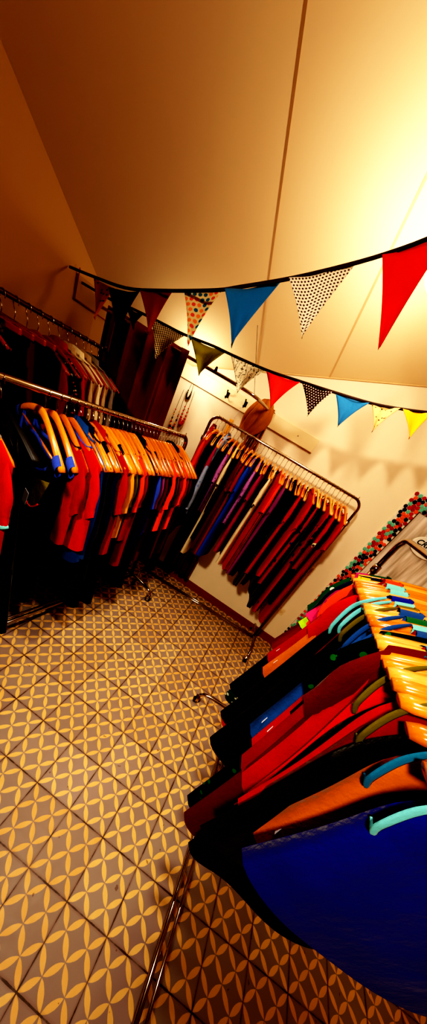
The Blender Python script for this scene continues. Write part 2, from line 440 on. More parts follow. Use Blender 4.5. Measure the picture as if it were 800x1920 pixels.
# ------------------------------------------------------------------ garments
def rnd_waves(rng, k=5, f0=6, f1=26):
    return [(rng.uniform(f0, f1), rng.uniform(0, 6.28), rng.uniform(.4, 1), rng.uniform(-2.5, 2.5)) for _ in range(k)]
def garment_meshes(kind, seed, drop=.075):
    rng = random.Random(seed*31+len(kind))
    P = dict(
        tee=dict(W=.212, L=.68, nw=.135, df=.10, db=.04, arm=0, flare=.02, sl='short', T=.013),
        top=dict(W=.205, L=.62, nw=.10, df=.16, db=.09, arm=.06, flare=.03, sl=None, T=.012),
        cami=dict(W=.208, L=.70, nw=.172, df=.13, db=.25, arm=.03, flare=.04, sl=None, T=.012),
        dress=dict(W=.205, L=1.05, nw=.10, df=.15, db=.08, arm=.055, flare=.05, sl=None, T=.014),
        longtee=dict(W=.215, L=.92, nw=.13, df=.10, db=.03, arm=0, flare=.03, sl='short', T=.014),
        shirt=dict(W=.218, L=.76, nw=.11, df=.06, db=.01, arm=0, flare=.01, sl='long', T=.014),
        coat=dict(W=.225, L=1.12, nw=.06, df=.08, db=.01, arm=0, flare=.02, sl='long', T=.022),
        gown=dict(W=.21, L=1.33, nw=.12, df=.12, db=.06, arm=.02, flare=.03, sl='short', T=.015),
        skirt=dict(W=.19, L=.75, nw=0, df=0, db=0, arm=0, flare=.06, sl=None, T=.014),
    )[kind]
    W, L, nw = P['W'], P['L'], P['nw']; wv = rnd_waves(rng); hem = rnd_waves(rng, 3, 8, 20)
    def top(x, s):
        if kind == 'skirt': return -.105
        z = hz(min(abs(x), HW), drop)+.0125
        if abs(x) < nw:
            d = P['df'] if s > 0 else P['db']
            z -= d*(1-(abs(x)/nw)**2.2)**.6
        return z
    NU, NVV = 26, 22; V = []; F = []
    def pt(u, v, s):
        wtop = W-.0
        arm = P['arm']*(math.exp(-((v)/.16)**2) if kind in ('top', 'dress') else math.exp(-((v-.10)/.09)**2))
        w = wtop - arm + P['flare']*v - .012*math.sin(min(v*3.2, PI))*(1 if kind in ('dress', 'gown', 'top', 'cami') else .3)
        x = w*u; zt = top((W-P['arm'] if kind in ('top', 'dress') else W)*u*.995, s)
        zh = -L + .008*sum(a*math.sin(f*x+ph) for f, ph, a, _ in hem)
        zh += .035*abs(u)**9
        z = zt+(zh-zt)*v
        t = 1.15*P['T']*(max(0, 1-abs(u)**4))**.5*min(1, .12+(v/.05))*(1+.4*v)
        fold = sum(a*math.sin(f*x+ph+d*v) for f, ph, a, d in wv)*.0042*min(1, v*1.6+.04)
        cent = .016*(abs(x)/HW)**2*(1-v)*1.0
        return (x, s*t+fold*(1 if s > 0 else .9)+cent, z)
    for s in (1, -1):
        for j in range(NVV+1):
            vv = (j/NVV)**1.35
            for i in range(NU+1): V.append(pt(-1+2*i/NU, vv, s))
    W_ = NU+1; off = W_*(NVV+1)
    for s, o in ((1, 0), (-1, off)):
        for j in range(NVV):
            for i in range(NU):
                q = (o+j*W_+i, o+j*W_+i+1, o+(j+1)*W_+i+1, o+(j+1)*W_+i)
                F.append(q if s < 0 else q[::-1])
    for j in range(NVV):          # sides
        a = j*W_; F.append((a, a+W_, off+a+W_, off+a)); a = j*W_+NU; F.append((a, off+a, off+a+W_, a+W_))
    W0 = W-P['arm'] if kind in ('top', 'dress') else W
    for i in range(NU):           # shoulder seam
        x = W0*(-1+2*(i+.5)/NU)
        if abs(x) > nw or kind == 'skirt': F.append((i, i+1, off+i+1, off+i))
    out = {'body': mesh('garment_body', V, F)}
    # neckband loop
    if nw:
        loop = []
        m = 15
        for i in range(m+1):
            x = -nw+2*nw*i/m; u = x/W0; p = pt(u, 0, 1); loop.append((p[0], p[1]+.002, top(x, 1)))
        for i in range(m-1, 0, -1):
            x = -nw+2*nw*i/m; u = x/W0; p = pt(u, 0, -1); loop.append((p[0], p[1]-.002, top(x, -1)))
        wd = .009 if kind not in ('shirt', 'coat') else .016
        v, f = tube_data(loop, .004, 8, closed=True, flat=(wd, .0035)); out['neckband'] = mesh('neckband', v, f)
        if kind in ('top', 'dress', 'cami'):     # strap that wraps over the hanger arm
            for side, nm in ((-1, 'L'), (1, 'R')):
                V2 = []; F2 = []; k2 = 10
                for i in range(5):
                    x = nw+(W0-.002-nw)*i/4; c_ = hz(x, drop)-.006; yc = .016*(x/HW)**2
                    for j in range(k2):
                        a = 2*PI*j/k2; V2.append((side*x, yc+.0185*math.sin(a), c_+.021*math.cos(a)*(1 if math.cos(a) > 0 else 2.2)))
                for i in range(4):
                    for j in range(k2): F2.append((i*k2+j, i*k2+(j+1) % k2, (i+1)*k2+(j+1) % k2, (i+1)*k2+j))
                out['st'+nm] = mesh('shoulder_strap', V2, F2)
    def sleeve(side, long):
        S0 = Vector((W-.014, 0, top(W-.01, 1)-.002)); I0 = Vector((W-.035, 0, S0.z-.19))
        if long:
            O1 = S0+Vector((.045, 0, -.54)); I1 = O1+Vector((-.085, 0, -.005))
        else:
            O1 = S0+Vector((.038+rng.uniform(0, .02), 0, -.215-rng.uniform(0, .04))); I1 = I0+Vector((.025, 0, -.095))
        nn = 14 if long else 9; k = 12; V = []; F = []; ph = rng.uniform(0, 6)
        for i in range(nn+1):
            t = i/nn
            bulge = Vector((.022*math.sin(PI*min(1, t*1.2)), 0, .0))
            O = S0.lerp(O1, t)+bulge; I = I0.lerp(I1, t)
            c = (O+I)/2; h = (O-I)/2
            th = (.011+.006*math.sin(PI*t))*(1.0 if not long else 1.15)
            for j in range(k):
                a = 2*PI*j/k
                wob = .0035*math.sin(5*t*PI+ph+3*a)*t
                p = c+h*math.cos(a)+Vector((0, math.sin(a)*th+wob+.008, 0)); V.append((side*p.x, p.y, p.z))
        for i in range(nn):
            for j in range(k): F.append((i*k+j, i*k+(j+1) % k, (i+1)*k+(j+1) % k, (i+1)*k+j))
        cuff = [V[nn*k+j] for j in range(k)]
        return mesh('sleeve', V, F), mesh('cuff', *tube_data(cuff, .003, 6, closed=True, flat=(.008, .003)))
    if P['sl']:
        for side, nm in ((-1, 'L'), (1, 'R')):
            a, c = sleeve(side, P['sl'] == 'long'); out['sl'+nm] = a; out['cf'+nm] = c
    if kind == 'coat' or kind == 'shirt':   # fold-over collar
        V = []; F = []
        for i in range(17):
            a = PI*(.5+ (i/16)*2)  # around the neck
            cx, cy = .062*math.cos(a), .014*math.sin(a)
            zt = top(cx, 1 if cy > 0 else -1)
            V += [(cx, cy, zt+.028), (cx*1.35, cy*1.8+.003*math.copysign(1, cy), zt-.018)]
        for i in range(16): F.append((2*i, 2*i+2, 2*i+3, 2*i+1))
        out['collar'] = mesh('collar', V, F)
    return out
GM = {}
def gm(kind, var, drop=.075):
    if (kind, var, drop) not in GM: GM[(kind, var, drop)] = garment_meshes(kind, var+1, drop)
    return GM[(kind, var, drop)]

TAGM = bevel_box('price_tag', -.019, .019, -.001, .001, -.075, 0, .0009, 1)
CAREM = bevel_box('care_label', -.010, .010, -.0006, .0006, -.012, .012, .0003, 1)
KINDNAME = dict(tee=('t_shirt', 't-shirt'), top=('sleeveless_top', 'top'), cami=('camisole', 'top'), dress=('dress', 'dress'), longtee=('tunic', 'tunic'), shirt=('shirt', 'shirt'), coat=('coat', 'coat'), gown=('long_dress', 'dress'), skirt=('skirt', 'skirt'))
def garment(kind, loc, rz, mat, label, group, trim=None, cuff=None, straps=None, tagat=None, care=None, sc=(1, 1, 1), var=None, sleeve_mat=None, drop=.075, zs=1, panel=False):
    G = gm(kind, random.randrange(3) if var is None else var, drop)
    o = empty(KINDNAME[kind][0], loc, rz, label, KINDNAME[kind][1], group); o.scale = sc
    bm_ = G['body']
    if abs(zs-1) > .001:
        bm_ = bm_.copy(); zt0 = -.2
        co_ = [0.0]*(3*len(bm_.vertices)); bm_.vertices.foreach_get('co', co_)
        for i in range(2, len(co_), 3):
            if co_[i] < zt0: co_[i] = zt0+(co_[i]-zt0)*zs
        bm_.vertices.foreach_set('co', co_); bm_.update()
    link('body', bm_, mat, o)
    if 'neckband' in G: link('neckband', G['neckband'], trim or mat, o)
    for s in 'LR':
        if 'st'+s in G: link('shoulder_strap', G['st'+s], trim or mat, o)
        if 'sl'+s in G:
            a = link('sleeve', G['sl'+s], sleeve_mat or mat, o)
            if cuff: link('cuff', G['cf'+s], cuff, a)
    if 'collar' in G: link('collar', G['collar'], trim or mat, o)
    if straps:
        sm, n_, side = straps
        for i in range(n_):
            x = side*(.19+.012*i)
            P = smooth_path([(x-.03*side, .010*(i-.5)-.012, -.115), (x, .01*i-.016, -.15), (x+.015*side, -.012+.02*i, -.20), (x+.020*side, -.016+.02*i, -.26-.02*i), (x+.008*side, -.012+.02*i, -.285-.03*i), (x+.016*side, .0+.02*i, -.275-.03*i)], 5)
            wd = [.002+.0055*math.sin(PI*min(1, .1+j/len(P))) for j in range(len(P))]
            V0, f = tube_data(P, wd, 6); v = [P[j//6]+Vector(((q-P[j//6]).x, (q-P[j//6]).y*.3, (q-P[j//6]).z)) for j, q in enumerate(V0)]; link('strap', mesh('strap', v, f), sm, o)
    if tagat:
        t = link('price_tag', TAGM, M['white'], o, tagat)
        v, f = tube_data([(0, 0, 0), (.006, .003, .02), (.0, .0, .05)], .0008, 5); link('tag_string', mesh('tag_string', v, f), M['black'], t)
    if panel:
        V = []; F = []
        for j in range(7):
            for i in range(7):
                u, w = i/6, j/6; x = .12+.088*u-.02*w*u; z = -.335+.05*u-(.15+.03*math.sin(u*3))*w
                V.append((x, -.021+.012*u*u+.002*math.sin(14*u+3*w), z))
        for j in range(6):
            for i in range(6): F.append((j*7+i, j*7+i+1, (j+1)*7+i+1, (j+1)*7+i))
        sp_ = link('side_panel', mesh('side_panel', V, F), fabric('#8a8014'), o); sp_['label'] = 'olive green gathered panel'
        link('panel_piping', mesh('piping', *tube_data([V[42+i] for i in range(7)], .004, 6)), fabric(C['coral']), sp_)
    if care:
        c = link('care_label', CAREM, M['white'], o, care)
        c.rotation_euler = (.1, .4, PI/2*.8)
    return o

ORD = ['', 'first', 'second', 'third', 'fourth', 'fifth', 'sixth', 'seventh', 'eighth', 'ninth', 'tenth', 'eleventh', 'twelfth', 'thirteenth', 'fourteenth', 'fifteenth', 'sixteenth', 'seventeenth', 'eighteenth', 'nineteenth', 'twentieth']
TENS = {2: 'twenty', 3: 'thirty', 4: 'forty'}
def ordn(n):
    if n <= 20: return ORD[n]
    return (TENS[n//10]+'-'+ORD[n % 10]) if n % 10 else {30: 'thirtieth', 40: 'fortieth'}[n]

PAT = dict(
    paledenim=pattern_fabric('pale_denim', '#8fa0c0', '#6b7fae', 'blotch', 30),
    stripe_blue=pattern_fabric('blue_white_stripes', '#5a86d8', '#e8ecf5', 'stripes', 160),
    floral=pattern_fabric('black_floral', '#0d0a0c', '#a8452a', 'blotch', 45, ('#b7a58e',)),
    green_spot=pattern_fabric('green_white_flowers', '#0a4a32', '#d8e0d0', 'blotch', 26),
    green_print=pattern_fabric('black_green_print', '#08110b', '#1a5a2c', 'blotch', 30),
    violet_print=pattern_fabric('violet_print', '#b070b0', '#4a2050', 'blotch', 55),
    redblue=pattern_fabric('red_blue_print', '#a01a18', '#232a78', 'blotch', 14),
    check=pattern_fabric('black_white_check', '#15100f', '#d8c8b8', 'check', 40),
)
C = dict(black='#0c090a', rust='#9c140a', red='#b8140e', dkred='#7e0c0a', maroon='#5c0c10', navy='#0c1238', blue='#1c4fb8', teal='#1e6f96', aqua='#6cc8d0', denim='#1e4a86',
         orange='#d84414', ochre='#d88a20', olive='#645c10', purple='#7a1f66', magenta='#a0185a', cream='#ead6ae', beige='#b89a74', violet='#8a3f78', indigo='#231a5c',
         lime='#9fd41a', pink='#d8306a', green='#0d5a2e', tang='#c0660f', royal='#101a88', sky='#3f9ad8', grey='#8a7d72', plum='#2a0c20', coral='#ef4a24', trimblue='#3a54b8', trimaqua='#74c8c4', yellow='#e8b020', salmon='#e0806a')
def fb(n): return PAT[n] if n in PAT else fabric(C[n])

def word(n):
    return dict(paledenim='pale denim blue', rust='rust red', red='red', dkred='dark red', denim='denim blue', navy='navy blue', tang='tangerine orange', royal='royal blue', trimblue='blue', indigo='dark indigo', lime='lime green', floral='black floral', green_spot='green floral', green_print='black and green print', violet_print='violet print', redblue='red and blue print', ochre='ochre yellow', olive='olive green', sky='sky blue', coral='orange-red', plum='dark plum', beige='beige', check='black and white check', stripe_blue='blue striped').get(n, n)
NM = dict(tee='t-shirt', top='sleeveless top', cami='camisole', dress='dress', longtee='tunic', shirt='long-sleeved shirt', coat='coat', gown='long dress', skirt='skirt')

def fill(items, posf, rz, z, where, end, hmat, hgroup, ggroup, arms=None, jitter=.06, drop=.075, rx=0, sxa=1):
    for k, it in enumerate(items):
        kind, col = it[0], it[1]; t = it[2]; opt = it[3] if len(it) > 3 else {}
        x, y = posf(t); a = rz+random.uniform(-jitter, jitter)+opt.get('dr', 0)
        o_ = dict(opt); o_.pop('dr', None); ry = o_.pop('ry', 0)+random.uniform(-.04, .04); rx_ = o_.pop('rx', rx); hb = o_.pop('bar', False); sx = o_.pop('sx', 1)*sxa
        tr = o_.pop('trim', None); cu = o_.pop('cuff', None); st = o_.pop('straps', None); zs = o_.pop('zs', 1); hm = o_.pop('hm', None)
        zz = z-.004
        if kind == 'skirt':
            clip_hanger((x, y, zz), a, 'metal clip hanger with %s skirt, %s from %s of %s' % (word(col), ordn(k+1), end, where), hgroup)
        else:
            ho = hanger((x, y, zz), a, M[hm] if hm else hmat[random.randrange(len(hmat))], 'hanger with %s %s, %s from %s of %s' % (word(col), NM[kind], ordn(k+1), end, where), hgroup, arms)
            ho.rotation_euler = (0, ry, a)
            if hb: link('trouser_bar', TBAR, M['wood'], ho)
        lab = '%s %s%s, %s from %s of %s' % (word(col), NM[kind], (' with %s trim' % word(tr)) if tr else '', ordn(k+1), end, where)
        go_ = garment(kind, (x, y, zz), a, fb(col), lab, ggroup, fb(tr) if tr else None, fb(cu) if cu else None, (fb(st[0]), st[1], st[2]) if st else None, sc=(random.uniform(.985, 1.015)*sx, 1, 1), zs=zs*random.uniform(.95, 1.05), drop=drop, **o_)
        go_.rotation_euler = (rx_, ry, a)

# low rack: hangers across X, rail along Y
LA = math.atan(-.162)
L1h = [('tee', 'red', .03, dict(cuff='trimaqua', trim='grey', ry=.12, sx=1.16)),
      ('dress', 'black', .10, dict(zs=1.25, hm='black', sx=.72)),
      ('cami', 'black', .262, dict(trim='trimblue', tagat=(.13, -.040, -.41), panel=True, zs=2.1, var=0, dr=-.10, ry=.26, bar=True)),
      ('cami', 'black', .312, dict(trim='trimblue', zs=2.2, ry=.20, dr=-.05)),
      ('tee', 'rust', .350, dict(trim='black', ry=.05, sx=1.1, dr=-.1)), ('tee', 'red', .385, dict(trim='trimblue', sx=1.08)), ('shirt', 'denim', .42, dict(zs=1.05, sx=1.03))]
L1r = [('shirt', 'navy', {}), ('dress', 'black', dict(zs=1.2)), ('shirt', 'navy', dict(trim='rust')), ('tee', 'rust', dict(zs=1.15, sx=1.06)), ('dress', 'black', dict(zs=1.2)), ('tee', 'ochre', dict(zs=.95, sx=1.05)), ('tee', 'olive', {}), ('longtee', 'indigo', {}), ('tee', 'orange', dict(zs=1.1, sx=1.08)),
      ('longtee', 'dkred', {}), ('tee', 'black', dict(trim='yellow', zs=1.5)), ('shirt', 'navy', {}), ('tee', 'trimblue', {}), ('dress', 'black', dict(zs=1.2)), ('tee', 'violet', {}), ('longtee', 'maroon', {}), ('tee', 'navy', {}), ('tee', 'coral', dict(sx=1.06)), ('longtee', 'black', {}), ('tee', 'red', dict(cuff='cream', sx=1.06)),
      ('longtee', 'dkred', {}), ('tee', 'coral', dict(sx=1.06)), ('shirt', 'black', {}), ('tee', 'red', {}), ('longtee', 'maroon', {}), ('gown', 'black', dict(trim='grey', zs=.85))]
L1 = L1h+[(k, c, .455+.80*i/(len(L1r)-1), o) for i, (k, c, o) in enumerate(L1r)]
fill(L1, lambda t: (lx(t), t), LA, LZ, 'low crowded rack', 'entrance end', [M['wood_amber'], M['wood_amber'], M['wood']], 'wooden hangers on the low crowded rack', 'clothes on the low crowded rack', arms=ARMS3, drop=.118)

# tall rack by the back wall: rail along X, hangers across Y
p0, p1 = Vector((-.405, 1.50)), Vector((.935, 1.605)); BA = math.atan2(p1.y-p0.y, p1.x-p0.x)
L2c = [('coat', 'rust', {}), ('tee', 'orange', {}), ('longtee', 'black', {}), ('tee', 'magenta', {}), ('shirt', 'paledenim', dict()), ('longtee', 'black', {}), ('tee', 'violet_print', {}),
       ('gown', 'cream', dict(zs=.78)), ('longtee', 'black', {}), ('longtee', 'maroon', dict(zs=1.1)), ('longtee', 'dkred', dict(zs=1.12)), ('longtee', 'rust', dict(zs=1.15)), ('longtee', 'blue', dict(zs=1.15)), ('tee', 'violet_print', {}),
       ('tee', 'green_print', {}), ('longtee', 'magenta', {}), ('longtee', 'black', {}), ('longtee', 'cream', dict(zs=1.1)), ('longtee', 'red', dict(zs=1.1)), ('longtee', 'coral', dict(zs=1.1)), ('longtee', 'violet', dict(zs=1.15)),
       ('longtee', 'black', dict(zs=1.1)), ('longtee', 'green_print', dict(zs=1.1)), ('gown', 'black', dict(zs=.82)), ('longtee', 'red', {}), ('longtee', 'navy', dict(zs=1.15)), ('longtee', 'red', {}), ('gown', 'black', dict(zs=.8)), ('longtee', 'redblue', dict(zs=1.1)),
       ('gown', 'black', dict(zs=.85)), ('gown', 'redblue', dict(zs=.85)), ('gown', 'navy', dict(zs=.85)), ('tee', 'red', dict(cuff='cream')), ('gown', 'navy', dict(zs=.8)), ('gown', 'red', dict(zs=1.0))]
n = len(L2c)
L2 = [(k, c, (.035+.90*i/(n-1)), o) for i, (k, c, o) in enumerate(L2c)]
fill(L2, lambda t: tuple(p0.lerp(p1, t)), BA-PI/2, 1.727, 'tall back-wall rack', 'curtain end', [M['wood'], M['wood_pale'], M['wood']], 'wooden hangers on the tall back-wall rack', 'clothes on the tall back-wall rack', jitter=.10)

# rack by the mirror: dresses
L3 = [('cami', 'pink', .26, dict(trim='magenta', rx=.0, zs=.4)), ('tee', 'magenta', .245, dict(rx=.0, zs=.35)), ('gown', 'green_spot', .23, dict(rx=.22)), ('cami', 'lime', .215, dict(trim='yellow', rx=.1, zs=.5)), ('tee', 'coral', .20, dict(trim='trimaqua', rx=.1, zs=.5)), ('gown', 'navy', .187, dict(rx=.24, zs=.9)),
      ('top', 'dkred', .17, dict(rx=.24, zs=1.22, trim='orange')), ('top', 'rust', .148, dict(rx=.17, zs=1.25, trim='trimaqua', care=(-.215, .0, -.6))), ('top', 'tang', .128, dict(rx=.11, zs=1.2, trim='trimaqua', care=(-.215, 0, -.6))), ('gown', 'red', .110, dict(rx=.14, zs=.85)), ('dress', 'black', .09, dict(trim='royal', rx=.08)),
      ('top', 'black', .07, dict(trim='trimaqua', straps=('aqua', 2, -1), zs=1.2, rx=.06)), ('top', 'dkred', .05, dict(rx=.05, zs=1.15, trim='olive')), ('top', 'black', .03, dict(trim='ochre', straps=('olive', 1, -1), zs=1.2, rx=.0)), ('dress', 'black', .012, dict(trim='denim', rx=-.02)),
      ('top', 'denim', -.008, dict(trim='green', care=(-.215, .0, -.62), straps=('denim', 1, -1), zs=1.25, rx=-.10)), ('top', 'rust', -.035, dict(trim='trimaqua', straps=('denim', 1, -1), care=(-.215, 0, -.58), zs=1.2, rx=-.14)), ('top', 'dkred', -.062, dict(trim='denim', zs=1.2, rx=-.17)),
      ('gown', 'green_print', -.088, dict(rx=-.04, zs=.8)), ('top', 'rust', -.115, dict(rx=-.14, trim='teal', zs=1.2)), ('gown', 'maroon', -.14, dict(rx=-.06, zs=.8)), ('top', 'red', -.168, dict(trim='denim', straps=('olive', 1, -1), rx=-.13, zs=1.15)), ('dress', 'black', -.20, dict(rx=-.09, zs=.9)),
      ('top', 'rust', -.232, dict(trim='teal', care=(-.21, 0, -.6), rx=-.09, zs=1.15)), ('top', 'dkred', -.265, dict(trim='olive', straps=('olive', 1, -1), rx=-.07, zs=1.15)), ('dress', 'black', -.30, dict(rx=-.03, zs=.7)),
      ('top', 'tang', -.345, dict(trim='teal', straps=('teal', 1, -1), care=(-.20, 0, -.54), zs=1.1, rx=.01)), ('top', 'royal', -.415, dict(trim='trimaqua', straps=('aqua', 1, -1), rx=.02))]
fill(L3, lambda t: (.975, t), 0, 1.70, 'mirror-side rack', 'mirror end', [M['wood_pale'], M['wood'], M['wood_amber']], 'wooden hangers on the rack by the mirror', 'clothes on the rack by the mirror', arms=ARMS2, jitter=.05, rx=.12, sxa=.94)

# rack against the side wall
L4c = [('coat', 'black', {}), ('coat', 'black', {}), ('tee', 'salmon', dict(cuff='check', trim='check')), ('coat', 'black', {}), ('shirt', 'black', dict(trim='check')), ('skirt', 'black', {}), ('skirt', 'maroon', {}), ('skirt', 'black', {}), ('skirt', 'plum', {}), ('longtee', 'dkred', {}), ('tee', 'floral', {}), ('shirt', 'rust', {}),
       ('shirt', 'beige', {}), ('shirt', 'cream', {}), ('shirt', 'beige', {}), ('shirt', 'grey', {}), ('coat', 'black', {})]
L4 = [(k, c, .02+.97*i/(len(L4c)-1), o) for i, (k, c, o) in enumerate(L4c)]
fill(L4, lambda t: (-1.066-.014*t, .02+t*.98/.99), -.01, 1.729, 'side-wall rack', 'entrance end', [M['wood_dark']], 'dark wooden hangers on the side-wall rack', 'clothes on the side-wall rack')

# ------------------------------------------------------------------ bunting
FM = dict(black=fabric('#0d0a0b'), check=pattern_fabric('brown_cream_diamonds', '#d8c39a', '#3a241a', 'check', 62), olive=fabric('#8f8a1c'), script=pattern_fabric('cream_black_script', '#e2d6bb', '#2b211c', 'script', 40),
          red=fabric('#e02418'), dots=pattern_fabric('brown_white_pin_dots', '#2a0f10', '#e8d8c8', 'pindots', 72), blue=fabric('#1d6aa0'), animal=pattern_fabric('cream_brown_blotches', '#cfae74', '#4a2c14', 'blotch', 60),
          yellow=fabric('#f0b01e'), green=fabric('#2b8a4a'), leaf=pattern_fabric('brown_leaf_print', '#a8642a', '#2f150b', 'blotch', 40), brown=fabric('#7a3320'),
          polka=pattern_fabric('multicolour_polka', '#c7b184', '#2b5a78', 'bigdots', 42, ('#d8772a', '#c8503a')), pin=pattern_fabric('white_brown_polka', '#efe2cd', '#4a2c22', 'dots', 82))
FW = dict(black='black cloth flag', check='cream flag with small brown diamonds', olive='olive green flag', script='cream flag with black scrawled print', red='red flag', dots='dark brown flag with white pin dots', blue='blue flag', animal='cream flag with brown blotches', yellow='yellow flag', green='green flag', leaf='brown leaf-print flag', brown='brown flag', polka='beige flag with multicoloured dots', pin='white flag with brown dots')
BACK = [((-1.069, 1.117, 1.998), (-0.927, 1.102, 2.004), (-0.938, 1.069, 1.907), 'black'), ((-0.862, 1.101, 2.008), (-0.613, 1.1, 2.017), (-0.699, 1.013, 1.832), 'check'), ((-0.571, 1.094, 2.018), (-0.333, 1.102, 2.046), (-0.4, 1.02, 1.867), 'olive'),
        ((-0.299, 1.094, 2.043), (-0.069, 1.096, 2.061), (-0.142, 1.017, 1.892), 'script'), ((-0.061, 1.084, 2.058), (0.143, 1.091, 2.092), (0.073, 1.009, 1.915), 'red'), ((0.152, 1.079, 2.09), (0.325, 1.081, 2.12), (0.278, 1.014, 1.967), 'dots'),
        ((0.34, 1.084, 2.122), (0.519, 1.087, 2.154), (0.447, 1.013, 1.993), 'blue'), ((0.53, 1.09, 2.157), (0.665, 1.092, 2.197), (0.612, 1.025, 2.046), 'animal'), ((0.678, 1.095, 2.201), (0.812, 1.099, 2.245), (0.785, 1.035, 2.093), 'yellow'), ((0.827, 1.104, 2.25), (0.962, 1.112, 2.301), (0.941, 1.044, 2.141), 'green')]
BR = [(-1.495, 1.17, 2.0), (-1.169, 1.131, 1.993), (-1.054, 1.116, 2.003), (-0.806, 1.104, 2.013), (-0.619, 1.095, 2.018), (-0.417, 1.095, 2.039), (-0.291, 1.092, 2.045), (-0.06, 1.086, 2.062), (0.145, 1.087, 2.093), (0.326, 1.083, 2.121), (0.537, 1.088, 2.16), (0.69, 1.1, 2.205), (0.808, 1.105, 2.246), (0.964, 1.119, 2.303), (1.128, 1.142, 2.379), (1.6, 1.30, 2.62), (1.9, 1.45, 2.8)]
FRONT = [((-1.202, 0.974, 2.025), (-1.05, 0.971, 2.028), (-1.051, 0.886, 1.84), 'leaf'), ((-0.948, 0.818, 1.994), (-0.78, 0.842, 2.046), (-0.768, 0.738, 1.819), 'black'), ((-0.683, 0.719, 2.027), (-0.536, 0.746, 2.091), (-0.532, 0.655, 1.889), 'brown'),
         ((-0.431, 0.668, 2.091), (-0.28, 0.701, 2.165), (-0.287, 0.587, 1.922), 'polka'), ((-0.198, 0.554, 2.124), (-0.027, 0.61, 2.239), (-0.047, 0.477, 1.961), 'blue'), ((0.019, 0.54, 2.225), (0.19, 0.608, 2.363), (0.177, 0.472, 2.077), 'pin'),
         ((0.257, 0.586, 2.392), (0.405, 0.658, 2.544), (0.418, 0.467, 2.145), 'red'), ((0.454, 0.672, 2.605), (0.572, 0.748, 2.771), (0.615, 0.539, 2.331), 'olive')]
FR = [(-1.485, 1.066, 2.026), (-1.193, 0.965, 2.026), (-0.871, 0.846, 2.031), (-0.577, 0.715, 2.062), (-0.265, 0.6, 2.119), (-0.16, 0.589, 2.162), (-0.015, 0.585, 2.232), (0.097, 0.584, 2.293), (0.234, 0.603, 2.387), (0.352, 0.62, 2.482), (0.447, 0.653, 2.591), (0.574, 0.722, 2.764), (.70, .80, 2.99)]
def bunting(path, flags, label):
    o = empty('bunting_garland', path[0], 0, label, 'bunting')
    base = Vector(path[0])
    tube('ribbon', [Vector(p)-base for p in smooth_path(path, 4)], .006, M['ribbon'], o, n=6, flat=(.007, .002))
    for k, (a, b, t, m) in enumerate(flags):
        a, b, t = Vector(a), Vector(b), Vector(t)
        c = (a+b)/2; ux = (b-a); w = ux.length; ux.normalize()
        dn = (t-c); h = dn.length; nrm = ux.cross(dn).normalized()
        V = []; F = []; n = 12; rng = random.Random(k*7+int(w*1000)); ph = rng.uniform(0, 6); am = rng.uniform(.004, .009)
        # local coords: X along top, Z up, Y depth (so that print sits in the flag plane)
        tx = (t-a).dot(ux)
        tz = -((t-a)-ux*tx).length
        for j in range(n+1):
            v_ = j/n
            for i in range(n+1):
                u_ = i/n
                ax, bx = 0+(tx)*v_, w+(tx-w)*v_
                x = ax+(bx-ax)*u_ + (.006*math.sin(PI*v_)*(1-2*u_))
                z = tz*v_
                y = am*math.sin(9*u_*(1-.5*v_)+ph+2*v_)*(.3+v_)+.012*v_*v_*math.sin(ph)+.010*(1-v_)*math.sin(PI*u_)
                V.append((x, y, z))
        W_ = n+1
        for j in range(n):
            for i in range(n): F.append((j*W_+i, j*W_+i+1, (j+1)*W_+i+1, (j+1)*W_+i))
        me = mesh('flag', V, F)
        f_ = link('flag', me, FM[m], o)
        zax = -(((t-a)-ux*tx).normalized()); yax = zax.cross(ux)
        Mx = Matrix((ux, yax, zax)).transposed().to_4x4(); Mx.translation = a-base
        f_.matrix_local = Mx
        f_['label'] = FW[m]
        so = f_.modifiers.new('Solidify', 'SOLIDIFY'); so.thickness = .0015
for m_f in set(FM.values()):
    m_f = m_f; nt_f = m_f.node_tree; b_f = nt_f.nodes['Principled BSDF']; out_f = nt_f.nodes['Material Output']
    tr_f = nt_f.nodes.new('ShaderNodeBsdfTranslucent'); mx_f = nt_f.nodes.new('ShaderNodeMixShader'); mx_f.inputs[0].default_value = .22
    if b_f.inputs['Base Color'].is_linked: nt_f.links.new(b_f.inputs['Base Color'].links[0].from_socket, tr_f.inputs[0])
    nt_f.links.new(b_f.outputs[0], mx_f.inputs[1]); nt_f.links.new(tr_f.outputs[0], mx_f.inputs[2]); nt_f.links.new(mx_f.outputs[0], out_f.inputs['Surface'])
bunting(FR, FRONT, 'fabric bunting garland rising towards the lamp, with brown-dotted white and plain blue flags')
bunting(BR, BACK, 'fabric bunting garland sagging across the back, with olive, red, blue and yellow flags')

# ------------------------------------------------------------------ fitting cubicle rail, curtains
rail = empty('curtain_rail', (-1.49, 1.35, 1.955), 0, 'metal curtain rail bending around the changing corner under the ceiling', 'curtain rail')
RP = [(0, 0, 0), (.6, 0, .0), (1.1, 0, .0), (1.28, .005, -.002), (1.36, .05, -.004), (1.40, .18, -.006), (1.42, .36, -.008), (1.425, .505, -.01)]
tube('rail_tube', smooth_path(RP, 6), .011, M['chrome'], rail, n=12)
tube('bracket', [(1.03, 0, .0), (1.03, 0, .03), (1.03, 0, .035)], [.014, .008, .006], M['black'], rail, n=8)
tube('hanging_wire', [(1.345, 0.03, .0), (1.17, .0, .33)], .0014, M['black'], rail, n=5)
tube('wall_flange', [(1.425, .498, -.01), (1.425, .508, -.01)], .026, M['chrome'], rail, n=16)

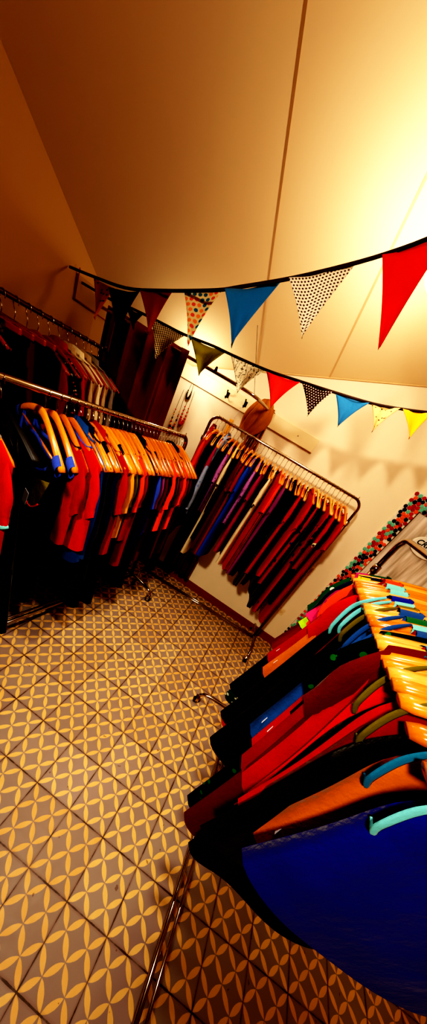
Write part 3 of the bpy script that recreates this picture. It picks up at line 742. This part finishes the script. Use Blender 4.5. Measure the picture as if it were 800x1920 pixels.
def curtain(name, path_fn, n, z0, z1, mat, label, segs=16, seed=1, ring_z=None):
    V = []; F = []; rng = random.Random(seed); ph = [rng.uniform(0, 6) for _ in range(4)]
    for j in range(segs+1):
        v_ = j/segs; z = z0+(z1-z0)*v_
        for i in range(n+1):
            x, y = path_fn(i/n, v_); V.append((x, y, z+.01*math.sin(i*.5+ph[0])*v_))
    W_ = n+1
    for j in range(segs):
        for i in range(n): F.append((j*W_+i, j*W_+i+1, (j+1)*W_+i+1, (j+1)*W_+i))
    o = link(name, mesh(name, V, F), mat); tag(o, label, 'curtain')
    m = o.modifiers.new('Solidify', 'SOLIDIFY'); m.thickness = .003
    return o
def cur1(u, v):
    x = -1.40+.70*u+.02*v; a = u*2*PI*4.6
    return x+.03*math.sin(2*a), 1.34+(.05+.012*v)*math.sin(a+.5*math.sin(3*u*PI))+.006*math.sin(a*3.1+v)
m_, nt_, b_ = newmat('brown_curtain'); q_ = NB(nt_)
nt_.links.new(q_.mix(q_.noise(6, 3, q_.obj()), hexc('#52200f'), hexc('#8a3c1e')), b_.inputs['Base Color']); b_.inputs['Roughness'].default_value = .75; b_.inputs['Sheen Weight'].default_value = .2
cA = curtain('changing_curtain', cur1, 260, 1.985, .06, m_, 'dark brown pleated curtain of the changing corner behind the low rack', seed=2)
def cur2(u, v):
    a = u*2*PI*5; spread = .028+.14*min(1, v*1.6)
    cx = -.075-.10*min(1, v*1.3)
    return cx+(u-.5)*2*spread+.008*math.sin(a*1.3), 1.775+.032*math.sin(a)*(1-.15*v)+.01*math.sin(a*2+4*v)
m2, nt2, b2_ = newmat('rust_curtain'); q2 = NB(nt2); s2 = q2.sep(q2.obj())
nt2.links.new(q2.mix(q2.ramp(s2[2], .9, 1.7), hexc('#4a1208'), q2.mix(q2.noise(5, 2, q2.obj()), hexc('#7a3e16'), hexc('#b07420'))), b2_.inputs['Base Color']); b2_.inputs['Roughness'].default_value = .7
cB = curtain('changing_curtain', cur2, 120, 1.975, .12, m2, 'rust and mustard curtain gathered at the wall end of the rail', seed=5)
# mustard cloth slung over the end of the rail
V = []; F = []; nx_, nz_ = 72, 16
for j in range(nz_+1):
    v_ = j/nz_
    for i in range(nx_):
        a = 2*PI*i/nx_
        r_ = (.022+.052*math.sin(PI*min(1, .12+v_*.75)))*(1+.22*math.sin(6*a+1.5*v_)+.10*math.sin(11*a+1))
        V.append((-.13+.03*v_+r_*1.15*math.cos(a)-.07*v_*v_, 1.70+r_*.8*math.sin(a), 1.985-.26*v_+.03*math.cos(a+.6)*(1-v_)))
for j in range(nz_):
    for i in range(nx_): F.append((j*nx_+i, j*nx_+(i+1) % nx_, (j+1)*nx_+(i+1) % nx_, (j+1)*nx_+i))
F.append(tuple(range(nx_)))
mc = link('mustard_cloth', mesh('mustard_cloth', V, F), fabric('#a86a14')); tag(mc, 'mustard cloth folded over the end of the curtain rail beside a coat hook', 'cloth')
mc.modifiers.new('Solidify', 'SOLIDIFY').thickness = .004

# necklaces and trinkets hanging in the changing corner
def wallpt(x, z, d=.03): return (x, YB-d, z)
def necklace(x, z, length, w, cols, label, r0=.006, r1=.016):
    o = empty('bead_necklace', (x, YB-.02, z), 0, label, 'necklace')
    pts = []
    for i in range(23):
        a = PI*i/22
        pts.append((w*math.cos(a)*(.35+.65*math.sin(a)), 0, -length*math.sin(a)**.8 if 0 < i < 22 else 0))
    tube('cord', pts, .0015, M['black'], o, n=5)
    for i in range(3, 20):
        r = r0+(r1-r0)*math.sin(PI*i/22)**3
        bm = bmesh.new(); bmesh.ops.create_uvsphere(bm, u_segments=12, v_segments=8, radius=r)
        for p in bm.verts: p.co.z *= .9; p.co += Vector(pts[i])
        me = bpy.data.meshes.new('bead'); bm.to_mesh(me); bm.free(); me.polygons.foreach_set('use_smooth', [True]*len(me.polygons))
        link('bead', me, cols[i % len(cols)], o)
redb = plain('red_bead', '#b0140c', .25); yelb = plain('yellow_bead', '#d8901a', .3); blkb = plain('black_bead', '#1a0d0c', .25)
necklace(-.80, 1.80, .30, .035, [redb], 'long red bead necklace hanging on the white wall of the changing corner')
necklace(-.875, 1.77, .36, .04, [yelb, redb, blkb], 'red, yellow and black bead necklace hanging beside the curtain', .006, .014)
necklace(-.83, 1.84, .12, .03, [blkb], 'short black bead bracelet hanging above the red necklace', .006, .011)

# ------------------------------------------------------------------ mosaic mirror on the back wall
MX0, MX1, MZ0, MZ1, FWD = 1.205, 2.25, .02, 2.0, .125
mi = empty('mosaic_mirror', (MX0, YB, MZ0), 0, 'tall wall mirror with a frame of red, orange, teal and navy discs', 'mirror')
w_, h_ = MX1-MX0, MZ1-MZ0
parts = [box_data(0, w_, -.018, -.001, 0, FWD), box_data(0, w_, -.018, -.001, h_-FWD, h_), box_data(0, FWD, -.018, -.001, FWD, h_-FWD), box_data(w_-FWD, w_, -.018, -.001, FWD, h_-FWD)]
mi.rotation_euler = (0, math.radians(1.3), 0)
link('frame', mesh('frame', *join_data(*parts), False), plain('white_frame_board', '#e9dfd0', .5), mi)
V, F, MI = [], [], []
cols = ['#a01a24', '#ec6426', '#6fc0aa', '#161a3a', '#b8242a', '#ec6426', '#101638', '#6fc0aa', '#a01a24']
dm = [plain('disc_%d' % i, c, .55, .25, 30) for i, c in enumerate(cols)]
rng = random.Random(3); DR = .0155
def disc(cx, cz_, r):
    k = 12; o = len(V); m = rng.randrange(len(cols))
    for yy, rr in ((-.018, r), (-.024, r), (-.0265, r*.8)):
        for i in range(k):
            a = 2*PI*i/k; V.append((cx+rr*math.cos(a), yy, cz_+rr*math.sin(a)*1.0))
    for L_ in range(2):
        for i in range(k): F.append((o+L_*k+i, o+L_*k+(i+1) % k, o+(L_+1)*k+(i+1) % k, o+(L_+1)*k+i)); MI.append(m)
    F.append(tuple(o+2*k+i for i in range(k))); MI.append(m)
sp = .0315
j = 0; zc = .014
while zc < h_-.005:
    i = 0; xc = .012+(sp/2 if j % 2 else 0)
    while xc < w_-.004:
        inside = FWD-.006 < xc < w_-FWD+.006 and FWD-.006 < zc < h_-FWD+.006
        if not inside and rng.random() > .03: disc(xc+rng.uniform(-.002, .002), zc+rng.uniform(-.002, .002), DR*rng.uniform(.92, 1.05))
        xc += sp
    j += 1; zc += sp*.88
me = mesh('disc_mosaic', V, F, False)
for m in dm: me.materials.append(m)
me.polygons.foreach_set('material_index', MI)
o = bpy.data.objects.new('disc_mosaic', me); COL.objects.link(o); o.parent = mi
mg, ntg, bg = newmat('mirror_glass'); qg = NB(ntg); sg = qg.sep(qg.obj())
bg.inputs['Metallic'].default_value = .2; bg.inputs['Roughness'].default_value = .10
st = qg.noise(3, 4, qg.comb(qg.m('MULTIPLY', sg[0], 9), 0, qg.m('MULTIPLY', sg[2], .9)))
ntg.links.new(qg.mix(qg.ramp(st, .35, .65), hexc('#bfb0a4'), hexc('#fff4ea')), bg.inputs['Base Color'])  # whitish streaky reflection painted into the glass colour
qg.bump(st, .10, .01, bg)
link('mirror_glass', mesh('mirror_glass', *box_data(FWD, w_-FWD, -.016, -.004, FWD, h_-FWD), False), mg, mi)
lip = [(FWD, -.02, FWD), (w_-FWD, -.02, FWD), (w_-FWD, -.02, h_-FWD), (FWD, -.02, h_-FWD)]
tube('glass_lip', lip, .004, M['dull'], mi, n=6, closed=True)
# oval sign
sg_ = empty('oval_sign', (1.615, YB-.035, 1.672), 0, 'white oval sign with black handwriting hanging on the mosaic mirror', 'sign')
v, f = [], []
k = 40
for yy, rr in ((0, 1), (-.006, 1), (-.008, .97)):
    for i in range(k):
        a = 2*PI*i/k; v.append((.135*rr*math.cos(a), yy, .085*rr*math.sin(a)))
for L_ in range(2):
    for i in range(k): f.append((L_*k+i, L_*k+(i+1) % k, (L_+1)*k+(i+1) % k, (L_+1)*k+i))
f.append(tuple(2*k+i for i in range(k))); f.append(tuple(range(k))[::-1])
link('plaque', mesh('plaque', v, f, False), plain('sign_white', '#efe8dc', .5, .04), sg_)
cu = bpy.data.curves.new('lettering', 'FONT'); cu.body = 'CRISTA'; cu.size = .06; cu.align_x = 'LEFT'; cu.extrude = .001; cu.offset = .0012; cu.shear = .25; cu.space_character = 1.05
to = bpy.data.objects.new('lettering_text', cu); COL.objects.link(to)
bpy.context.view_layer.update()
lm = bpy.data.meshes.new_from_object(to); bpy.data.objects.remove(to); to = bpy.data.objects.new('lettering', lm); COL.objects.link(to); to.parent = sg_
to.location = (-.108, -.0105, .0); to.rotation_euler = (PI/2, 0, 0); lm.materials.append(M['black'])

# side hook arm of the mirror rack, round ended
sh = empty('hook_arm', (1.02, .66, 1.30), 0, 'short chrome arm with a ring end, sticking out beside the mosaic frame', 'hook')

bpy.data.objects.remove(sh)

# ------------------------------------------------------------------ lamp and lighting
lamp = empty('ceiling_lamp', (.50, 1.03, 2.66), 0, 'round white glowing ceiling lamp above the bunting', 'lamp')
tube('rose', [(0, 0, .29), (0, 0, .26), (0, 0, .255), (0, 0, .09)], [.05, .05, .008, .008], M['board'], lamp, n=24)
bm = bmesh.new(); bmesh.ops.create_uvsphere(bm, u_segments=28, v_segments=18, radius=.11)
for p in bm.verts: p.co.z *= .75
me = bpy.data.meshes.new('globe'); bm.to_mesh(me); bm.free(); me.polygons.foreach_set('use_smooth', [True]*len(me.polygons))
link('glass_globe', me, glow('lit_opal_glass', '#ffe2bd', 18), lamp)

def light(name, typ, loc, energy, col, size=.2, target=None, **k):
    l = bpy.data.lights.new(name, typ); l.energy = energy; l.color = col
    if typ == 'POINT': l.shadow_soft_size = size
    if typ == 'SPOT':
        l.shadow_soft_size = size; l.spot_size = k.get('angle', 1.4); l.spot_blend = k.get('blend', .6)
    if typ == 'AREA': l.size = size
    o = bpy.data.objects.new(name, l); COL.objects.link(o); o.location = loc
    if target is not None:
        o.rotation_euler = (Vector(target)-Vector(loc)).to_track_quat('-Z', 'Y').to_euler()
    return o
light('lamp_light', 'POINT', (.44, .93, 2.50), 22, (1, .80, .58), .12)
light('entrance_light', 'SPOT', (-.15, -1.7, 2.75), 300, (1, .80, .58), .10, (.55, 1.1, .9), angle=1.35, blend=1)
light('aisle_fill', 'SPOT', (.25, -.15, 2.7), 140, (1, .86, .70), .08, (.02, .0, 0), angle=1.35, blend=1)  # added fill brightening the low rack and aisle floor, no fixture there
light('cubicle_light', 'POINT', (-.75, 1.62, 1.93), 5, (1, .84, .62), .04)

w = bpy.data.worlds.new('World'); S.world = w; w.use_nodes = True
w.node_tree.nodes['Background'].inputs[0].default_value = (1, .8, .6, 1); w.node_tree.nodes['Background'].inputs[1].default_value = .02

# ------------------------------------------------------------------ camera
R = Matrix(((0.82737244, 0.32857887, 0.45551155), (0.55224476, -0.32809389, -0.76640729), (-0.10237469, 0.88565813, -0.4529118)))
cam = bpy.data.cameras.new('camera'); co = bpy.data.objects.new('camera', cam); COL.objects.link(co); S.camera = co
rx, dy, fw = Vector(R[0]), Vector(R[1]), Vector(R[2])
Rm = Matrix((rx, -dy, -fw)).transposed().to_4x4(); Rm.translation = Vector((0.44378875, -0.67897932, 1.75405459)); co.matrix_world = Rm
cam.sensor_fit = 'VERTICAL'; cam.sensor_height = 36; cam.lens = 36*486.93/1920
cam.shift_y = (1055-960)/1920
cam.clip_start = .02

S.view_settings.view_transform = 'Standard'
S.view_settings.exposure = 0.0
S.view_settings.use_curve_mapping = True
cm = S.view_settings.curve_mapping
c = cm.curves[3]
c.points[0].location = (0, 0); c.points[1].location = (1, 1)
for p in ((.06, .012), (.22, .20), (.5, .60), (.8, .90)): c.points.new(*p)
cm.update()
